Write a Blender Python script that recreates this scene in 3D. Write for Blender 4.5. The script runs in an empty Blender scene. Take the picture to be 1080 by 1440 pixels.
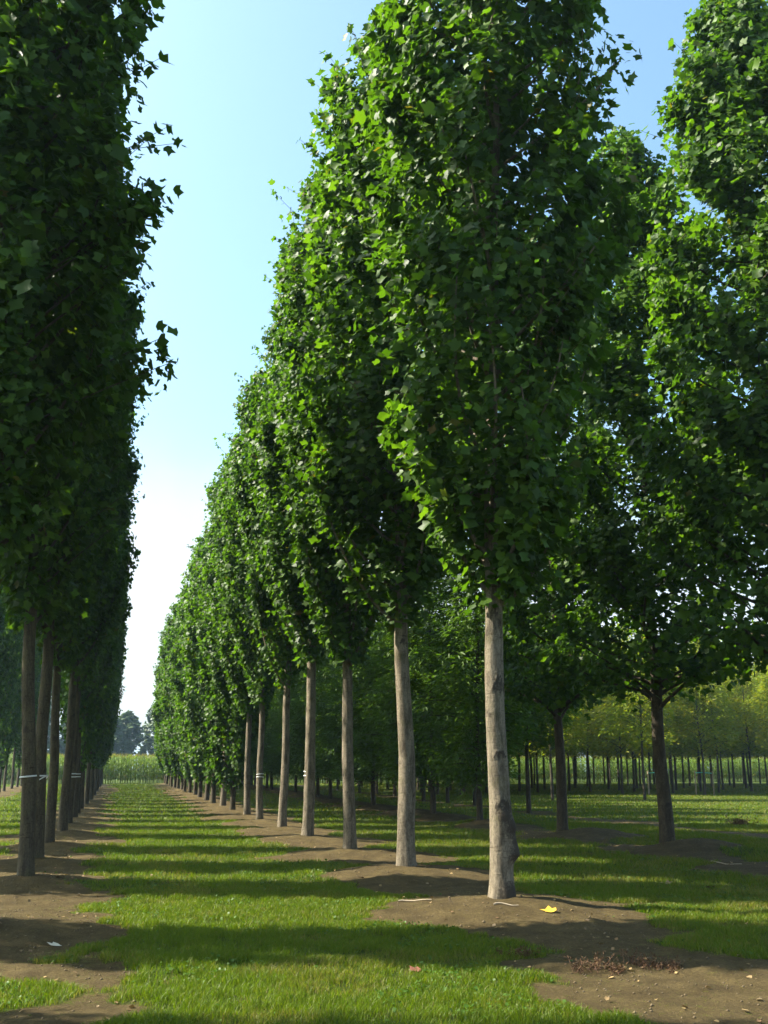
import bpy, math, random
import numpy as np
from mathutils import Vector, Matrix
R = math.radians
scene = bpy.context.scene
COL = scene.collection
rng = np.random.default_rng(11)

# ------------------------------------------------------------------ camera
EYE = 1.6
PITCH, YAW = R(14.57), R(14.6)
cam_d = bpy.data.cameras.new("camera")
cam = bpy.data.objects.new("camera", cam_d); COL.objects.link(cam)
cam_d.sensor_fit = 'VERTICAL'; cam_d.sensor_height = 36.0; cam_d.sensor_width = 27.0
cam_d.lens = 35.0; cam_d.clip_start = 0.05; cam_d.clip_end = 6000
cam.location = (0, 0, EYE); cam.rotation_euler = (R(90) + PITCH, 0, -YAW)
scene.camera = cam
FWD = np.array([math.sin(YAW), math.cos(YAW)]); RIGHT = np.array([math.cos(YAW), -math.sin(YAW)])

# ------------------------------------------------------------------ light
SUN_EL, SUN_OFF = R(43), R(4)          # SUN_OFF: how far the light comes from ahead of camera-left
az = RIGHT * math.cos(SUN_OFF) - FWD * math.sin(SUN_OFF)          # horizontal travel of light
trav = Vector((az[0] * math.cos(SUN_EL), az[1] * math.cos(SUN_EL), -math.sin(SUN_EL)))
sd = bpy.data.lights.new("sun", 'SUN'); sd.energy = 5.0; sd.angle = R(0.53); sd.color = (1.0, 0.93, 0.78)
so = bpy.data.objects.new("sun", sd); COL.objects.link(so)
so.rotation_euler = trav.to_track_quat('-Z', 'Y').to_euler(); so.location = (-40, 0, 60)
w = bpy.data.worlds.new("World"); scene.world = w; w.use_nodes = True
nt = w.node_tree; nt.nodes.clear()
sky = nt.nodes.new('ShaderNodeTexSky'); sky.sky_type = 'NISHITA'; sky.sun_disc = False
sky.sun_elevation = SUN_EL; sky.sun_rotation = math.atan2(-az[0], -az[1])
sky.altitude = 0; sky.air_density = 1.0; sky.dust_density = 4.0; sky.ozone_density = 0.6
bg = nt.nodes.new('ShaderNodeBackground'); bg.inputs['Strength'].default_value = 0.092
wo = nt.nodes.new('ShaderNodeOutputWorld')
# thin cloud low over the horizon
tc = nt.nodes.new('ShaderNodeTexCoord'); mp = nt.nodes.new('ShaderNodeMapping'); mp.inputs['Scale'].default_value = (1.0, 1.0, 3.0)
nz = nt.nodes.new('ShaderNodeTexNoise'); nz.inputs['Scale'].default_value = 2.2; nz.inputs['Detail'].default_value = 7; nz.inputs['Roughness'].default_value = 0.55
rp = nt.nodes.new('ShaderNodeValToRGB'); rp.color_ramp.elements[0].position = 0.25; rp.color_ramp.elements[1].position = 0.75; rp.color_ramp.elements[0].color = (.45, .45, .45, 1)
sx = nt.nodes.new('ShaderNodeSeparateXYZ')
el = nt.nodes.new('ShaderNodeMapRange'); el.inputs['From Min'].default_value = 0.37; el.inputs['From Max'].default_value = 0.17
el.inputs['To Min'].default_value = 0.0; el.inputs['To Max'].default_value = 1.0; el.interpolation_type = 'SMOOTHSTEP'
mu = nt.nodes.new('ShaderNodeMath'); mu.operation = 'MULTIPLY'
mx = nt.nodes.new('ShaderNodeMix'); mx.data_type = 'RGBA'
mx.inputs[7].default_value = (3.5, 3.55, 3.6, 1)
L = nt.links.new
L(tc.outputs['Generated'], mp.inputs[0]); L(mp.outputs[0], nz.inputs['Vector']); L(nz.outputs['Fac'], rp.inputs[0])
L(tc.outputs['Generated'], sx.inputs[0]); 
nz2 = nt.nodes.new('ShaderNodeTexNoise'); nz2.inputs['Scale'].default_value = 4.5; nz2.inputs['Detail'].default_value = 6
wv_ = nt.nodes.new('ShaderNodeMath'); wv_.operation = 'MULTIPLY_ADD'; wv_.inputs[1].default_value = 0.22; L(tc.outputs['Generated'], nz2.inputs['Vector']); L(nz2.outputs['Fac'], wv_.inputs[0])
sb = nt.nodes.new('ShaderNodeMath'); sb.operation = 'SUBTRACT'; sb.inputs[1].default_value = 0.11; L(sx.outputs['Z'], sb.inputs[0]); L(sb.outputs[0], wv_.inputs[2]); L(wv_.outputs[0], el.inputs['Value'])
L(rp.outputs[0], mu.inputs[0]); L(el.outputs[0], mu.inputs[1]); L(mu.outputs[0], mx.inputs[0])
tn = nt.nodes.new('ShaderNodeMix'); tn.data_type = 'RGBA'; tn.blend_type = 'MULTIPLY'; tn.inputs[0].default_value = 1.0; tn.inputs[7].default_value = (0.91, 1.16, 1.17, 1)
L(sky.outputs[0], tn.inputs[6]); L(tn.outputs[2], mx.inputs[6]); L(mx.outputs[2], bg.inputs['Color']); L(bg.outputs[0], wo.inputs[0])
vs = scene.view_settings
vs.view_transform = 'Standard'; vs.look = 'None'; vs.gamma = 1.0; vs.exposure = 1.9
cy = scene.cycles
cy.max_bounces = 6; cy.diffuse_bounces = 2; cy.glossy_bounces = 2; cy.transmission_bounces = 4; cy.transparent_max_bounces = 4; cy.volume_bounces = 0
cy.caustics_reflective = False; cy.caustics_refractive = False

# ------------------------------------------------------------------ helpers
def tag(o, label=None, cat=None, group=None, kind=None):
    if label: o['label'] = label
    if cat: o['category'] = cat
    if group: o['group'] = group
    if kind: o['kind'] = kind
    return o

def mesh_np(name, verts, faces, mat, attrs=None, smooth=False):
    """verts (N,3); faces: list of (M,k) index arrays"""
    me = bpy.data.meshes.new(name)
    verts = np.asarray(verts, np.float32)
    loops = np.concatenate([np.asarray(f, np.int32).ravel() for f in faces])
    tot = np.concatenate([np.full(len(f), f.shape[1], np.int32) for f in faces])
    start = np.concatenate([[0], np.cumsum(tot)[:-1]]).astype(np.int32)
    me.vertices.add(len(verts)); me.vertices.foreach_set('co', verts.ravel())
    me.loops.add(len(loops)); me.loops.foreach_set('vertex_index', loops)
    me.polygons.add(len(tot)); me.polygons.foreach_set('loop_start', start); me.polygons.foreach_set('loop_total', tot)
    if smooth: me.polygons.foreach_set('use_smooth', np.ones(len(tot), bool))
    for k, v in (attrs or {}).items():
        a = me.attributes.new(k, 'FLOAT', 'POINT'); a.data.foreach_set('value', np.asarray(v, np.float32))
    me.update(calc_edges=True)
    if mat: me.materials.append(mat)
    return me

def obj(name, me, parent=None, loc=(0, 0, 0), rot=(0, 0, 0)):
    o = bpy.data.objects.new(name, me); COL.objects.link(o); o.location = loc; o.rotation_euler = rot
    if parent: o.parent = parent
    return o

def hash2(ix, iy, seed):
    h = (ix.astype(np.int64) * 374761393 + iy.astype(np.int64) * 668265263 + seed * 974634777) & 0x7fffffff
    h = ((h ^ (h >> 13)) * 1274126177) & 0x7fffffff
    return ((h ^ (h >> 16)) & 0xffff) / 65535.0
def noise2(x, y, sc, seed=0):
    x = np.asarray(x, float) / sc; y = np.asarray(y, float) / sc
    ix = np.floor(x); iy = np.floor(y); fx = x - ix; fy = y - iy
    fx = fx * fx * (3 - 2 * fx); fy = fy * fy * (3 - 2 * fy)
    a = hash2(ix, iy, seed); b = hash2(ix + 1, iy, seed); c = hash2(ix, iy + 1, seed); d = hash2(ix + 1, iy + 1, seed)
    return (a * (1 - fx) + b * fx) * (1 - fy) + (c * (1 - fx) + d * fx) * fy
def fbm(x, y, sc, seed=0, o=3):
    v = 0; a = .5; n = 0
    for k in range(o):
        v = v + a * noise2(x, y, sc / 2 ** k, seed + k * 7); n += a; a *= .5
    return v / n
def sstep(a, b, x):
    t = np.clip((x - a) / (b - a), 0, 1); return t * t * (3 - 2 * t)

# ------------------------------------------------------------------ node helper
def new_mat(name):
    m = bpy.data.materials.new(name); m.use_nodes = True
    t = m.node_tree; t.nodes.clear()
    return m, t
def N(t, typ, **kw):
    n = t.nodes.new(typ)
    for k, v in kw.items():
        if k.startswith('i_'):
            key = k[2:]; key = int(key) if key.isdigit() else key.replace('_', ' ')
            n.inputs[key].default_value = v
        else: setattr(n, k, v)
    return n
def ramp(t, stops):
    n = t.nodes.new('ShaderNodeValToRGB'); cr = n.color_ramp
    while len(cr.elements) < len(stops): cr.elements.new(0.5)
    for e, (p, c) in zip(cr.elements, stops):
        e.position = p; e.color = (*c, 1) if len(c) == 3 else c
    return n

def leaf_material(name, stops, under, trans=0.35, rough=0.42, tint=(1.25, 1.35, 0.55)):
    m, t = new_mat(name); K = t.links.new
    at = N(t, 'ShaderNodeAttribute', attribute_name='lv')
    rp = ramp(t, stops)
    K(at.outputs['Fac'], rp.inputs[0])
    geo = N(t, 'ShaderNodeNewGeometry')
    mx = N(t, 'ShaderNodeMix', data_type='RGBA'); mx.inputs[7].default_value = (*under, 1)
    sc = N(t, 'ShaderNodeMath', operation='MULTIPLY'); sc.inputs[1].default_value = 0.6
    K(geo.outputs['Backfacing'], sc.inputs[0]); K(sc.outputs[0], mx.inputs[0]); K(rp.outputs[0], mx.inputs[6])
    pb = N(t, 'ShaderNodeBsdfPrincipled'); pb.inputs['Roughness'].default_value = rough
    pb.inputs['Specular IOR Level'].default_value = 0.24
    K(mx.outputs[2], pb.inputs['Base Color'])
    tr = N(t, 'ShaderNodeBsdfTranslucent')
    tm = N(t, 'ShaderNodeMix', data_type='RGBA', blend_type='MULTIPLY'); tm.inputs[0].default_value = 1.0
    tm.inputs[7].default_value = (*tint, 1); K(rp.outputs[0], tm.inputs[6]); K(tm.outputs[2], tr.inputs['Color'])
    ms = N(t, 'ShaderNodeMixShader'); ms.inputs[0].default_value = trans
    K(pb.outputs[0], ms.inputs[1]); K(tr.outputs[0], ms.inputs[2])
    out = N(t, 'ShaderNodeOutputMaterial'); K(ms.outputs[0], out.inputs[0])
    return m

M_TULIP = leaf_material('tulip_leaf', [(0.0, (.12, .085, .012)), (0.03, (.085, .105, .014)), (0.06, (.027, .062, .005)), (0.55, (.047, .102, .008)), (1.0, (.086, .155, .014))], (.055, .088, .034), .5, .5, (1.35, 1.5, .4))
M_OAK = leaf_material('feathery_leaf', [(0.0, (.036, .080, .007)), (1.0, (.085, .150, .012))], (.065, .11, .026), .45, .5)
M_LOCUST = leaf_material('locust_leaf', [(0.0, (.19, .145, .010)), (0.25, (.24, .225, .011)), (0.6, (.155, .20, .011)), (1.0, (.09, .145, .010))], (.14, .17, .022), .58, .5)
M_FAR = leaf_material('far_leaf', [(0.0, (.045, .075, .022)), (1.0, (.07, .10, .04))], (.12, .14, .10), .25, .5)
M_CORN = leaf_material('corn_leaf', [(0.0, (.30, .24, .10)), (0.12, (.17, .20, .035)), (0.6, (.10, .17, .025)), (1.0, (.14, .20, .03))], (.13, .18, .04), .4, .45)
M_GRASS = leaf_material('grass_blade', [(0.0, (.20, .155, .06)), (0.10, (.125, .12, .026)), (0.2, (.150, .165, .009)), (0.6, (.072, .118, .004)), (1.0, (.120, .165, .006))], (.08, .125, .006), .5, .5, (1.1, 1.25, .5))

def bark_material(name, c_light, c_dark, c_moss, scar_c, bump=.35, scale=1.0):
    m, t = new_mat(name); K = t.links.new
    tc = N(t, 'ShaderNodeTexCoord')
    mp = N(t, 'ShaderNodeMapping'); mp.inputs['Scale'].default_value = (5 * scale, 5 * scale, 1.1 * scale)
    K(tc.outputs['Object'], mp.inputs[0])
    n1 = N(t, 'ShaderNodeTexNoise'); n1.inputs['Scale'].default_value = 3; n1.inputs['Detail'].default_value = 8; n1.inputs['Roughness'].default_value = .65
    K(mp.outputs[0], n1.inputs['Vector'])
    r1 = ramp(t, [(.36, c_dark), (.58, c_light)]); K(n1.outputs['Fac'], r1.inputs[0])
    # horizontal wrinkles and lenticels
    mp2 = N(t, 'ShaderNodeMapping'); mp2.inputs['Scale'].default_value = (3 * scale, 3 * scale, 26 * scale); K(tc.outputs['Object'], mp2.inputs[0])
    n2 = N(t, 'ShaderNodeTexNoise'); n2.inputs['Scale'].default_value = 2.2; n2.inputs['Detail'].default_value = 4; K(mp2.outputs[0], n2.inputs['Vector'])
    r2 = ramp(t, [(.26, (.35, .32, .28)), (.40, (1, 1, 1))]); K(n2.outputs['Fac'], r2.inputs[0])
    m1 = N(t, 'ShaderNodeMix', data_type='RGBA', blend_type='MULTIPLY'); m1.inputs[0].default_value = .85
    K(r1.outputs[0], m1.inputs[6]); K(r2.outputs[0], m1.inputs[7])
    # algae patches
    n3 = N(t, 'ShaderNodeTexNoise'); n3.inputs['Scale'].default_value = 2.6; n3.inputs['Detail'].default_value = 9; n3.inputs['Roughness'].default_value = .7
    K(tc.outputs['Object'], n3.inputs['Vector'])
    r3 = ramp(t, [(.52, (0, 0, 0)), (.68, (.75, .75, .75))]); K(n3.outputs['Fac'], r3.inputs[0])
    m2 = N(t, 'ShaderNodeMix', data_type='RGBA'); m2.inputs[7].default_value = (*c_moss, 1); K(r3.outputs[0], m2.inputs[0]); K(m1.outputs[2], m2.inputs[6])
    at = N(t, 'ShaderNodeAttribute', attribute_name='scar')
    n4 = N(t, 'ShaderNodeTexNoise'); n4.inputs['Scale'].default_value = 38; n4.inputs['Detail'].default_value = 4; K(tc.outputs['Object'], n4.inputs['Vector'])
    ma = N(t, 'ShaderNodeMath', operation='MULTIPLY_ADD'); ma.inputs[1].default_value = .9; ma.inputs[2].default_value = -.45; K(n4.outputs['Fac'], ma.inputs[0])
    ad = N(t, 'ShaderNodeMath', operation='ADD', use_clamp=True); K(ma.outputs[0], ad.inputs[0]); K(at.outputs['Fac'], ad.inputs[1])
    n5 = N(t, 'ShaderNodeTexNoise'); n5.inputs['Scale'].default_value = 60; n5.inputs['Detail'].default_value = 6; n5.inputs['Roughness'].default_value = .75
    mp5 = N(t, 'ShaderNodeMapping'); mp5.inputs['Scale'].default_value = (1, 1, .45); K(tc.outputs['Object'], mp5.inputs[0]); K(mp5.outputs[0], n5.inputs['Vector'])
    r5 = ramp(t, [(.36, (.52, .50, .46)), (.58, (1.08, 1.06, 1.03))]); K(n5.outputs['Fac'], r5.inputs[0])
    m5 = N(t, 'ShaderNodeMix', data_type='RGBA', blend_type='MULTIPLY'); m5.inputs[0].default_value = .8; K(m2.outputs[2], m5.inputs[6]); K(r5.outputs[0], m5.inputs[7])
    r4 = ramp(t, [(.30, (0, 0, 0)), (.72, (.9, .9, .9))]); K(ad.outputs[0], r4.inputs[0])
    m3 = N(t, 'ShaderNodeMix', data_type='RGBA'); m3.inputs[7].default_value = (*scar_c, 1); K(r4.outputs[0], m3.inputs[0]); K(m5.outputs[2], m3.inputs[6])
    pb = N(t, 'ShaderNodeBsdfPrincipled'); pb.inputs['Roughness'].default_value = .85; pb.inputs['Specular IOR Level'].default_value = .2
    K(m3.outputs[2], pb.inputs['Base Color'])
    bsum = N(t, 'ShaderNodeMath', operation='ADD'); K(n1.outputs['Fac'], bsum.inputs[0]); K(n2.outputs['Fac'], bsum.inputs[1])
    bsum2 = N(t, 'ShaderNodeMath', operation='ADD'); K(bsum.outputs[0], bsum2.inputs[0]); K(n4.outputs['Fac'], bsum2.inputs[1])
    bp = N(t, 'ShaderNodeBump'); bp.inputs['Strength'].default_value = bump; bp.inputs['Distance'].default_value = .012
    K(bsum2.outputs[0], bp.inputs['Height']); K(bp.outputs[0], pb.inputs['Normal'])
    out = N(t, 'ShaderNodeOutputMaterial'); K(pb.outputs[0], out.inputs[0])
    return m
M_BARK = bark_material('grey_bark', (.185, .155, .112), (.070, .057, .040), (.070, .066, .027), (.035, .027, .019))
M_BARK2 = bark_material('shaded_bark', (.088, .072, .046), (.045, .036, .024), (.085, .08, .035), (.03, .024, .018), .5)  # darker copy of the grey bark, tone of the shade side painted into its colour
M_BARKD = bark_material('brown_bark', (.075, .061, .042), (.038, .031, .022), (.045, .045, .022), (.03, .025, .02), .6)

def plain(name, c, rough=.7, noise=0.0, ns=20):
    m, t = new_mat(name); K = t.links.new
    pb = N(t, 'ShaderNodeBsdfPrincipled'); pb.inputs['Roughness'].default_value = rough
    if noise:
        tc = N(t, 'ShaderNodeTexCoord'); nz = N(t, 'ShaderNodeTexNoise'); nz.inputs['Scale'].default_value = ns; nz.inputs['Detail'].default_value = 5
        K(tc.outputs['Object'], nz.inputs['Vector'])
        rp = ramp(t, [(.3, tuple(x * (1 - noise) for x in c)), (.7, tuple(min(1, x * (1 + noise)) for x in c))])
        K(nz.outputs['Fac'], rp.inputs[0]); K(rp.outputs[0], pb.inputs['Base Color'])
    else: pb.inputs['Base Color'].default_value = (*c, 1)
    out = N(t, 'ShaderNodeOutputMaterial'); K(pb.outputs[0], out.inputs[0])
    return m
M_TIE = plain('white_tie', (.6, .6, .58), .5)
M_TEAL = plain('teal_tie', (.05, .32, .27), .5)
M_STAKE = plain('stake_wood', (.22, .17, .10), .85, .3)
M_TASSEL = plain('corn_tassel', (.34, .24, .13), .8)
M_YLEAF = plain('yellow_fallen_leaf', (.45, .27, .02), .6, .3, 12)
M_RLEAF = plain('red_fallen_leaf', (.15, .055, .03), .6, .3, 12)
M_BLEAF = plain('brown_fallen_leaf', (.19, .12, .055), .7, .3, 12)
M_WLEAF = plain('pale_fallen_leaf', (.42, .39, .31), .7, .2, 12)
M_TWIG = plain('dry_twig', (.30, .24, .165), .8, .2)
M_WEED = plain('dried_weed', (.13, .065, .035), .9, .4, 40)
M_CLOD = plain('soil_clod', (.095, .068, .034), .95, .4, 30)

# ------------------------------------------------------------------ layout (x across the rows, y along them)
SP = 4.1
ROW_R = [(11.7 + SP * i) for i in range(22)]
ROW_L = [16.0, 19.4, 23.2, 27.6] + [31.7 + SP * i for i in range(17)]
ROW_L0 = 11.6
X_R, X_L, X_LL, X_RR = 4.47, -1.24, -7.2, 10.95
RR_Y = [15.0, 19.5, 24.0]
jit = np.random.default_rng(5)
R_T = [(X_R + (jit.uniform(-.07, .07) if i else 0), y + (jit.uniform(-.12, .12) if i else 0)) for i, y in enumerate(ROW_R)]
L_T = [(-1.5, ROW_L0), (-1.15, 16.0)] + [(X_L + jit.uniform(-.06, .06), y) for y in ROW_L[1:]]
LL_T = [(X_LL + jit.uniform(-.1, .1), y + 1.54) for y in [3.4, 7.5] + [ROW_L0] + ROW_L]
RR_T = [(11.35, 15.1), (11.07, 19.4), (10.84, 23.96)]
OAK_T = [(10.7, 29.6), (10.6, 34.0), (10.8, 38.4)] + [(10.7 + jit.uniform(-.2, .2), 42.6 + 4.2 * i) for i in range(12)]
SLIM_T = [(15.7, 37.8), (16.2, 45.5), (16.0, 53), (16.3, 60), (16.0, 68), (16.4, 77), (16.1, 86), (15.9, 41.6), (16.1, 49.2), (15.9, 56.6), (16.2, 64), (21.4, 57), (21.2, 62), (20.8, 67.5), (21.3, 72)]

ALL_MOUND = [(x, y, .15, 1.25) for x, y in R_T] + [(x, y, .13, 1.0) for x, y in L_T] + [(x, y, .13, 1.0) for x, y in LL_T] + \
            [(x + .55, y - .3, .26, 1.1) for x, y in RR_T] + [(x + .3, y, .22, 1.1) for x, y in OAK_T]
def ground_z(x, y):
    x = np.asarray(x, float); y = np.asarray(y, float)
    z = .35 * sstep(35, 105, y) + .05 * (fbm(x, y, 5.0, 3) - .5) + .03 * (fbm(x, y, 1.1, 9) - .5)
    near = 1 - sstep(60, 110, np.hypot(x, y))
    for mx_, my, a, r in ALL_MOUND:
        d2 = ((x - mx_) / (r * 1.15)) ** 2 + ((y - my) / r) ** 2
        z = z + a * np.exp(-d2 * 1.3) * (d2 < 9)
    s = soil_mask(x, y)
    z = z + near * s * (.06 * (fbm(x, y, .5, 21) - .5) + .035 * (fbm(x, y, .17, 23, 2) - .5)) + near * (1 - s) * .035 * (fbm(x, y, .35, 33) - .5)
    return z
def soil_mask(x, y):
    x = np.asarray(x, float); y = np.asarray(y, float)
    n = fbm(x, y, 1.3, 41) - .5; n2 = fbm(x, y, .35, 47) - .5
    m = np.zeros_like(x)
    ylim = 1 - sstep(97, 99, y)
    for xc, hw, y0, per, amp in ((X_R + .15, 1.16, 11.3, SP, .42), (X_L - .01, 1.07, 15.8, SP, .16), (X_LL, 1.2, 17.5, SP, .1), (X_RR, .95, 19.4, 4.4, .55), (16.0, .5, 37.8, 7.6, .4)):
        wv = hw + amp * np.cos((y - y0) * 2 * math.pi / per) + n * 1.7 + n2 * .9
        m = np.maximum(m, sstep(.22, -.22, np.abs(x - xc) - wv))
    # a green patch in the near end of the shaded row's soil, bare scuffs in the alley
    m = m * (1 - .9 * sstep(.9, .55, np.hypot((x + 1.2) / 1.7, (y - 8.55) / 1.1) + n * .5))
    m = np.maximum(m, .5 * sstep(.68, .80, fbm(x, y, 1.0, 61) ) * sstep(8, 9, y + 3))
    return m * ylim
def gz(x, y): return float(ground_z(np.array([x]), np.array([y]))[0])

# ------------------------------------------------------------------ ground sheet
def axis(lo, hi, step, far, g=1.13):
    a = list(np.arange(lo, hi + step / 2, step)); up = []; s = step; v = a[-1]
    while v < far: s *= g; v += s; up.append(v)
    dn = []; s = step; v = a[0]
    while v > -far: s *= g; v -= s; dn.append(v)
    return np.array(dn[::-1] + a + up)
gx = axis(-4, 7, .065, 2600, 1.045); gy = axis(5.5, 17, .06, 2600, 1.03)
GX, GY = np.meshgrid(gx, gy)
GZ = ground_z(GX, GY); SO = soil_mask(GX, GY)
nx, ny = len(gx), len(gy)
idx = np.arange(nx * ny).reshape(ny, nx)
quads = np.stack([idx[:-1, :-1], idx[:-1, 1:], idx[1:, 1:], idx[1:, :-1]], -1).reshape(-1, 4)
def ground_material():
    m, t = new_mat('meadow_and_soil'); K = t.links.new
    tc = N(t, 'ShaderNodeTexCoord')
    def nz(s, d=6, r=.6):
        n = N(t, 'ShaderNodeTexNoise'); n.inputs['Scale'].default_value = s; n.inputs['Detail'].default_value = d; n.inputs['Roughness'].default_value = r
        K(tc.outputs['Object'], n.inputs['Vector']); return n
    n_big, n_mid, n_fine = nz(.35), nz(3.2), nz(34, 8, .7)
    soil = ramp(t, [(.28, (.040, .027, .012)), (.5, (.080, .058, .025)), (.72, (.155, .115, .048))])
    mixn = N(t, 'ShaderNodeMath', operation='MULTIPLY_ADD'); mixn.inputs[1].default_value = .5; K(n_fine.outputs['Fac'], mixn.inputs[0])
    hm = N(t, 'ShaderNodeMath', operation='MULTIPLY'); hm.inputs[1].default_value = .5; K(n_mid.outputs['Fac'], hm.inputs[0]); K(hm.outputs[0], mixn.inputs[2])
    K(mixn.outputs[0], soil.inputs[0])
    grass = ramp(t, [(.3, (.026, .042, .004)), (.5, (.042, .068, .005)), (.72, (.095, .082, .022))]); K(n_mid.outputs['Fac'], grass.inputs[0])
    at = N(t, 'ShaderNodeAttribute', attribute_name='soil')
    a1 = N(t, 'ShaderNodeMath', operation='MULTIPLY_ADD'); a1.inputs[1].default_value = .7; a1.inputs[2].default_value = -.35; K(n_fine.outputs['Fac'], a1.inputs[0])
    a2 = N(t, 'ShaderNodeMath', operation='ADD', use_clamp=True); K(a1.outputs[0], a2.inputs[0]); K(at.outputs['Fac'], a2.inputs[1])
    r = ramp(t, [(.3, (0, 0, 0)), (.6, (1, 1, 1))]); K(a2.outputs[0], r.inputs[0])
    mx = N(t, 'ShaderNodeMix', data_type='RGBA'); K(r.outputs[0], mx.inputs[0]); K(grass.outputs[0], mx.inputs[6]); K(soil.outputs[0], mx.inputs[7])
    pb = N(t, 'ShaderNodeBsdfPrincipled'); pb.inputs['Roughness'].default_value = .95; pb.inputs['Specular IOR Level'].default_value = .1
    K(mx.outputs[2], pb.inputs['Base Color'])
    n_b = nz(18, 8, .8)
    bp = N(t, 'ShaderNodeBump'); bp.inputs['Strength'].default_value = .9; bp.inputs['Distance'].default_value = .085
    K(n_b.outputs['Fac'], bp.inputs['Height']); K(bp.outputs[0], pb.inputs['Normal'])
    out = N(t, 'ShaderNodeOutputMaterial'); K(pb.outputs[0], out.inputs[0])
    return m
g = obj('ground', mesh_np('ground', np.stack([GX, GY, GZ], -1).reshape(-1, 3), [quads], ground_material(), {'soil': SO.ravel()}, True))
tag(g, 'mown grass alley with bare brown soil strips under the tree rows', None, None, 'structure')

# ------------------------------------------------------------------ grass blades
def blades(name, pts, h, wd, lv, seg2, flat):
    n = len(pts); a = rng.uniform(0, 2 * math.pi, n); la = rng.uniform(0, 2 * math.pi, n); ln = rng.uniform(.1, 1.1, n) + flat * rng.uniform(.8, 2.2, n); zf_ = 1 - .7 * flat
    wx, wy = np.cos(a) * wd, np.sin(a) * wd
    lx, ly = np.cos(la) * ln * h, np.sin(la) * ln * h
    b = pts
    def P(fx, f, z): return np.stack([b[:, 0] + wx * fx + lx * f, b[:, 1] + wy * fx + ly * f, b[:, 2] - .006 + h * z * zf_], -1)
    if seg2:
        V = np.stack([P(-1, 0, 0), P(1, 0, 0), P(.7, .35, .6), P(-.7, .35, .6), P(0, 1, 1)], 1)
        base = np.arange(n)[:, None] * 5
        F = [base + np.array([0, 1, 2, 3]), base + np.array([3, 2, 4])]; k = 5
    else:
        V = np.stack([P(-1, 0, 0), P(1, 0, 0), P(0, 1, 1)], 1)
        base = np.arange(n)[:, None] * 3; F = [base + np.array([0, 1, 2])]; k = 3
    return mesh_np(name, V.reshape(-1, 3), F, M_GRASS, {'lv': np.repeat(lv, k)})
def scatter(n, d0, d1, half, p=1.0):
    """points in a sector ahead of the camera, density falling with distance"""
    u = rng.random(n); d = (d0 ** p + u * (d1 ** p - d0 ** p)) ** (1 / p)
    th = YAW + rng.uniform(-half, half, n)
    return d * np.sin(th), d * np.cos(th), d
def grass_layer(n, d0, d1, half, p, h0, wd0, seg2, name):
    x, y, d = scatter(n, d0, d1, half, p)
    s = soil_mask(x, y); pt = fbm(x, y, .9, 71); tuft = fbm(x, y, .22, 77); big = fbm(x, y, 3.2, 83)
    keep = rng.random(n) < np.clip(1.08 - s * 1.0, .17, 1) * (.35 + .9 * sstep(.25, .6, tuft))
    keep &= y < 101.5
    x, y, d, s, pt, tuft, big = [q[keep] for q in (x, y, d, s, pt, tuft, big)]
    n = len(x)
    h = h0 * (.55 + .9 * tuft) * rng.uniform(.6, 1.25, n) * (1 - .6 * s) * (.75 + .5 * big)
    lv = np.clip(.2 + .75 * rng.beta(2, 2, n) + .35 * (big - .5), .2, 1)
    dry = rng.random(n) < ((.06 + .90 * s + .55 * sstep(.52, .72, pt)) + .25 * sstep(4.5, 9, x))
    lv = np.where(dry, rng.uniform(0, .2, n), lv)
    me = blades(name, np.stack([x, y, ground_z(x, y)], -1), h, wd0 * (d / d0) ** .6 * rng.uniform(.7, 1.3, n), lv, seg2, (s > .5) * 1.0)
    o = obj('grass', me); tag(o, 'short green meadow grass with dry straw patches between the tree rows', None, None, 'stuff')
grass_layer(430000, 6.2, 15, R(27), 1.3, .055, .0024, True, 'grass_near')
grass_layer(300000, 15, 34, R(25), 1.1, .066, .0060, False, 'grass_mid')
grass_layer(190000, 34, 108, R(25), 1.0, .085, .016, False, 'grass_far')

# ------------------------------------------------------------------ foliage machinery
T_TULIP_V = np.array([(0, 0, 0), (0, .42, 0), (0, .78, -.03), (.28, .02, .05), (.53, .30, .13), (.33, .47, .06), (.45, .90, .10), (-.28, .02, .05), (-.53, .30, .13), (-.33, .47, .06), (-.45, .90, .10)])
T_TULIP_F = np.array([(1, 0, 3), (1, 3, 4), (1, 4, 5), (1, 5, 6), (1, 6, 2), (1, 7, 0), (1, 8, 7), (1, 9, 8), (1, 10, 9), (1, 2, 10)])
T_SIMPLE_V = np.array([(0, 0, 0), (.42, .2, .1), (.36, .85, .08), (0, .72, 0), (-.42, .2, .1), (-.36, .85, .08)])
T_SIMPLE_F = np.array([(0, 1, 2), (0, 2, 3), (0, 3, 5), (0, 5, 4)])
T_NARROW_V = np.array([(0, 0, 0), (.16, .45, .03), (0, 1, -.06), (-.16, .45, .03)])
T_NARROW_F = np.array([(0, 1, 2), (0, 2, 3)])
def norm(a): return a / np.maximum(np.linalg.norm(a, axis=-1, keepdims=True), 1e-9)
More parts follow.
